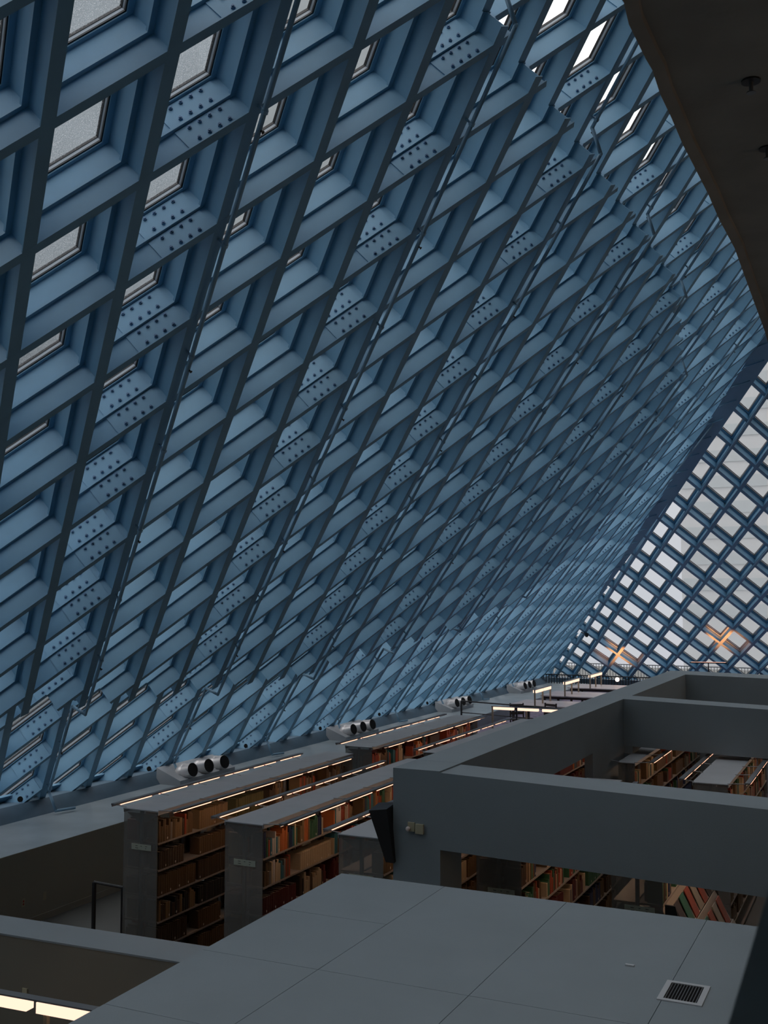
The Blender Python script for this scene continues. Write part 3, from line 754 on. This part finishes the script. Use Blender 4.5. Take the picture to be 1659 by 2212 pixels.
# loudspeaker
r = empty('loudspeaker', (-4.78, 10.25, H-2.1), 'tall black loudspeaker tilted down on left side of plaster frame', 'loudspeaker')
m_ = MB(); a = V((-4.86, 9.98, H-2.10)); b = V((-4.765, 9.98, H-2.73))
m_.hexa([(-4.755, 10.02, H-2.74), (-4.66, 10.02, H-2.74), (-4.66, 10.22, H-2.70), (-4.755, 10.22, H-2.70), (-4.91, 9.94, H-2.22), (-4.71, 9.94, H-2.19), (-4.71, 10.18, H-2.16), (-4.91, 10.18, H-2.18)])
rel(r, m_.obj('cabinet', M_DARK)); m_ = MB(); m_.tube((-4.80, 10.1, H-2.4), (-4.69, 10.12, H-2.4), .02, 8); rel(r, m_.obj('wall_bracket', M_DARK))
# vent grille in the deck
r = empty('vent_grille', (-1.30, 7.26, ZD), 'white framed air grille with dark slats in foreground deck', 'vent')
gx0, gx1, gy0, gy1 = -1.44, -1.16, 7.07, 7.44; m_ = MB(); t = .035
for (a, b, c_, d_) in ((gx0, gx1, gy0, gy0+t), (gx0, gx1, gy1-t, gy1), (gx0, gx0+t, gy0+t, gy1-t), (gx1-t, gx1, gy0+t, gy1-t)): m_.box(a, b, c_, d_, ZD, ZD+.008)
rel(r, m_.obj('frame', M_WHITE)); m_ = MB(); m_.box(gx0+t, gx1-t, gy0+t, gy1-t, ZD+.0005, ZD+.0015); rel(r, m_.obj('duct_opening', M_HOLE))
ns = 11
for k in range(ns):
    x = gx0+t+(k+.5)*(gx1-gx0-2*t)/ns; m_ = MB(); m_.bar((x, gy0+t, ZD+.005), (x, gy1-t, ZD+.005), V((.8, 0, .6)), V((-.6, 0, .8)), .0055, .0008); rel(r, m_.obj('slat', M_STEEL))
r = tag(box('cable_clip', (-1.76, -1.70, 7.60, 7.625, ZD, ZD+.012), M_WHITE), 'tiny white clip lying on the foreground deck', 'clip')
for (x, y, L) in ((-4.60, 7.05, .16), (-4.60, 6.72, .14), (-4.62, 8.1, .10)):
    pass
# sprinklers in the concrete
for (x, y, lab) in ((-.52, 5.13, 'ceiling sprinkler in dark concrete slab, nearer the top'), (-.53, 5.97, 'ceiling sprinkler at right edge of picture, lower one')):
    r = empty('ceiling_sprinkler', (x, y, zc+.02), lab, 'sprinkler', None)
    m_ = MB(); m_.tube((x, y, zc+.022), (x, y, zc+.014), .045, 14); rel(r, m_.obj('cup', M_DARK))
    m_ = MB(); m_.tube((x, y, zc+.014), (x, y, zc-.035), .01, 8); m_.tube((x, y, zc-.035), (x, y, zc-.04), .022, 10); rel(r, m_.obj('head', M_STEEL))
# guard rail right beside the camera
r = empty('guard_rail', (.1, .9, H-.3), 'blurred dark grey guard rail cap close to the camera, bottom right', 'guard rail')
m_ = MB(); m_.hexa([(-.140, .97, H-.365), (.20, .97, H-.365), (.20, 1.0, H-.30), (-.102, 1.0, H-.265), (-.158, .97, H-.44), (.20, .97, H-.44), (.20, 1.02, H-.44), (-.14, 1.02, H-.44)]); 
m_ = MB()
m_.hexa([(-.178, .955, H-.50), (.30, .955, H-.50), (.30, .985, H-.50), (-.178, .985, H-.50), (-.100, .955, H-.245), (.30, .955, H-.245), (.30, .985, H-.245), (-.100, .985, H-.245)])
rel(r, m_.obj('rail_panel', M_RAILCAP))

# ------------------------------------------------------------------ reading area
def light_bar(name, a, b, zt, zf, nt_, label, posts, up=False, pw=None, h=.03, power=0):
    a = V((a[0], a[1], zt)); b = V((b[0], b[1], zt)); d = (b-a); L = d.length; d.normalize(); lat = V((-d.y, d.x, 0)); Z = V((0, 0, 1))
    r = empty(name, tuple(a), label, 'lamp', None)
    m_ = MB(); m_.bar(a, b, lat, Z, .05, .008); rel(r, m_.obj('lamp_housing', M_STEEL))
    for k in range(nt_):
        s0 = .06+(L-.06)*k/nt_; s1 = (L-.06)*(k+1)/nt_-.06; zz = -.012-h if not up else .012+h*.4
        m_ = MB(); m_.bar(a+d*s0+Z*zz, a+d*s1+Z*zz, lat, Z, .055, h); rel(r, m_.obj('lamp_diffuser', M_TUBE_BIG))
    for s_ in posts:
        p = a+d*(L*s_); m_ = MB(); m_.bar((p.x, p.y, zf), (p.x, p.y, zt), XX, YY, .022, .022); rel(r, m_.obj('post', M_BRASS))
    return r
def table(x0, x1, y0, y1, zt, zf, label):
    r = empty('reading_table', ((x0+x1)/2, (y0+y1)/2, zf), label, 'table', 'reading tables behind the bookcases')
    for (a, b) in ((y0, (y0+y1)/2-.01), ((y0+y1)/2+.01, y1)):
        m_ = MB(); m_.box(x0, x1, a, b, zt-.035, zt); rel(r, m_.obj('table_top', M_TABLE))
    m_ = MB(); m_.box(x0+.1, x1-.1, y0+.1, y1-.1, zt-.12, zt-.035); rel(r, m_.obj('apron', M_WOOD))
    for x in (x0+.12, x1-.12):
        for y in (y0+.12, y1-.12):
            m_ = MB(); m_.box(x-.035, x+.035, y-.035, y+.035, zf, zt-.035); rel(r, m_.obj('leg', M_WOOD))
ZT_ = H-3.52
TN = ['nearest', 'middle', 'farthest']
for n_, (y0, y1) in enumerate(((32.6, 34.2), (36.0, 37.7), (39.4, 41.0))):
    table(-11.1, -8.2, y0-.1, y1+.1, ZT_, ZR, f'pale-topped reading table with two light bars, {TN[n_]} of three')
    light_bar('table_lamp', (-10.22, y0-.2), (-10.22, y1), ZT_+.50, ZT_, 2, f'glowing light bar on posts over the {TN[n_]} reading table', (.04, .5, .97), h=.045)
def chair(x, y, rz, label):
    r = empty('wooden_chair', (x, y, ZR), label, 'chair', 'dark wooden reading chairs'); r.rotation_euler = (0, 0, rz)
    def P(name, mb): o = mb.obj(name, M_WOOD); o.parent = r
    m_ = MB(); m_.box(-.22, .22, -.21, .21, .43, .46); P('seat', m_)
    m_ = MB()
    for z in (.60, .72, .84): m_.hexa([(-.21, .215+.1*(z-.46), z-.035), (.21, .215+.1*(z-.46), z-.035), (.21, .235+.1*(z-.46), z-.035), (-.21, .235+.1*(z-.46), z-.035), (-.21, .215+.1*(z-.4), z+.035), (.21, .215+.1*(z-.4), z+.035), (.21, .235+.1*(z-.4), z+.035), (-.21, .235+.1*(z-.4), z+.035)])
    P('backrest', m_)
    for (a, b, t_) in ((-.2, -.19, .43), (.2, -.19, .43), (-.2, .2, .90), (.2, .2, .90)):
        m_ = MB(); m_.hexa([(a-.018, b-.018, 0), (a+.018, b-.018, 0), (a+.018, b+.018, 0), (a-.018, b+.018, 0), (a-.018, b-.018+(.06 if t_ > .5 else 0), t_), (a+.018, b-.018+(.06 if t_ > .5 else 0), t_), (a+.018, b+.018+(.06 if t_ > .5 else 0), t_), (a-.018, b+.018+(.06 if t_ > .5 else 0), t_)]); P('leg', m_)
chair(-10.35, 31.2, .5, 'dark wooden chair behind the long light bar and handrail')
chair(-9.6, 31.6, -.3, 'second dark chair, right of the first behind the light bar')
chair(-8.4, 38.4, -1.2, 'dark chair at right end of the middle reading table')
chair(-8.2, 35.0, -1.4, 'dark chair at right end of the nearest reading table')
light_bar('desk_lamp', (-10.05, 28.0), (-7.9, 28.0), H-3.10, ZR, 3, 'long warm light bar on posts before the reading tables', (.01, .46, .92), h=.035)
light_bar('desk_lamp', (-9.12, 8.15), (-6.95, 8.27), H-3.96, -.9, 3, 'large warm light bar cut off at the bottom left corner', (.06, .715), h=.052)
# T-shaped floor lamp in front of the end wall, shining up
r = empty('floor_lamp', (-6.36, 42, ZR), 'thin T-shaped floor lamp in front of the far lattice wall', 'lamp')
m_ = MB(); m_.bar((-7.05, 42, H-2.64), (-5.68, 42, H-2.62), YY, V((0, 0, 1)), .06, .02); rel(r, m_.obj('lamp_head', M_DARK))
m_ = MB(); m_.bar((-7.0, 42, H-2.615), (-5.73, 42, H-2.595), YY, V((0, 0, 1)), .045, .006); rel(r, m_.obj('lamp_glow', emit('warm_uplight_glow', (1, .55, .40), 1.2)))
m_ = MB(); m_.tube((-6.36, 42, ZR), (-6.36, 42, H-2.65), .02, 8); rel(r, m_.obj('lamp_pole', M_DARK))
r2 = empty('ball_lamp', (-10.08, 43, H-3.46), 'small round glowing lamp under the orange-lit lattice node', 'lamp')
m_ = MB(); m_.sphere((-10.08, 43, H-3.46), .085, 14, 10); rel(r2, m_.obj('globe', M_BALL, smooth=True))
m_ = MB(); m_.tube((-10.08, 43, ZR), (-10.08, 43, H-3.54), .02, 8); rel(r2, m_.obj('stand', M_DARK))
def spot(name, loc, target, power, angle):
    l = bpy.data.lights.new(name, 'SPOT'); l.energy = power; l.color = (1, .22, .05); l.spot_size = angle; l.spot_blend = .8; l.shadow_soft_size = .04
    o = bpy.data.objects.new(name, l); COL.objects.link(o); o.location = loc; o.rotation_euler = (V(target)-V(loc)).to_track_quat('-Z', 'Y').to_euler()
spot('uplight_beam', (-10.15, 43.6, H-3.3), (-10.3, 44.5, H-2.62), 420, 1.3)
spot('uplight_beam', (-6.1, 42.4, H-2.5), (-6.0, 43.2, H-1.9), 420, 1.3)
# security camera on the end wall
r = empty('security_camera', (-11.3, 43.2, H-1.65), 'small dark dome camera hanging from the far lattice wall', 'camera')
c = V((-11.36, 43.2, H-1.72)); m_ = MB(); m_.tube(c+V((0, 0, .09)), c+V((0, 0, .01)), .085, 12); m_.tube(c+V((0, 0, .05)), c+V((-.25, .1, .12)), .02, 8); rel(r, m_.obj('camera_body', M_DARK))
m_ = MB(); m_.sphere(c, .075, 12, 8); rel(r, m_.obj('dome', M_DARK, smooth=True))
# picket rail in front of the far sill
r = empty('picket_rail', (-14, 45.4, ZR), 'dark picket railing along the foot of the end wall', 'railing')
m_ = MB(); m_.bar((-14, 45.4, ZR+.72), (4, 45.4, ZR+.72), YY, V((0, 0, 1)), .025, .02); rel(r, m_.obj('top_rail', M_DARK))
m_ = MB(); m_.bar((-14, 45.4, ZR+.1), (4, 45.4, ZR+.1), YY, V((0, 0, 1)), .02, .02); rel(r, m_.obj('bottom_rail', M_DARK))
m_ = MB()
for k in range(150): m_.bar((-14+k*.12, 45.4, ZR+.1), (-14+k*.12, 45.4, ZR+.72), XX, YY, .014, .014)
rel(r, m_.obj('pickets', M_DARK, None, 'stuff'))
# outside: roof edge railing beyond the glass
r = empty('roof_railing', (-14, 49.5, H-3.9), 'fine grey railing outside behind the bottom row of panes', 'railing')
m_ = MB(); m_.bar((-17, 49.5, H-3.28), (6, 49.5, H-3.28), YY, V((0, 0, 1)), .02, .02); rel(r, m_.obj('top_rail', M_STEEL))
m_ = MB()
for k in range(180): m_.bar((-17+k*.13, 49.5, H-4.1), (-17+k*.13, 49.5, H-3.28), XX, YY, .012, .012)
rel(r, m_.obj('pickets', M_STEEL, None, 'stuff'))
box('floor_terrace', (-22, 10, 48.6, 60, H-4.4, H-4.1), M_FLOOR, kind='structure')

# ------------------------------------------------------------------ city outside
def tower(x0, x1, y0, y1, z1, m, label, bands=0, mb_=None, nx=0):
    r = empty('tower_building', ((x0+x1)/2, (y0+y1)/2, -30), label, 'building', None)
    m_ = MB(); m_.box(x0, x1, y0, y1, -30, z1); rel(r, m_.obj('facade', m))
    for k in range(bands):
        z = 2+(z1-4)*k/bands; m_ = MB(); m_.box(x0+.3, x1-.3, y0-.15, y0, z, z+(z1/bands)*.42); rel(r, m_.obj('window_band', mb_))
        if x1 < 0: 
            m_ = MB(); m_.box(x1, x1+.15, y0+.3, y1-.3, z, z+(z1/bands)*.42); rel(r, m_.obj('window_band', mb_))
d_ = V((-.5728, .7954, .5010)); p_ = d_*70
tower(p_.x-60, p_.x, p_.y, p_.y+35, 110, M_TOWER, 'grey tower block behind the rainy windows at top left', 0, M_TOWER3)
tower(-80, -50, -45, 42, 30, M_TOWER, 'low grey building across the street, added to dim low sky light', 0, M_TOWER3)  # this block and the next are added to cut low sky light
tower(-95, -62, 46, 130, 30, M_TOWER, 'second low grey building farther along, added to dim low sky light', 0, M_TOWER3)
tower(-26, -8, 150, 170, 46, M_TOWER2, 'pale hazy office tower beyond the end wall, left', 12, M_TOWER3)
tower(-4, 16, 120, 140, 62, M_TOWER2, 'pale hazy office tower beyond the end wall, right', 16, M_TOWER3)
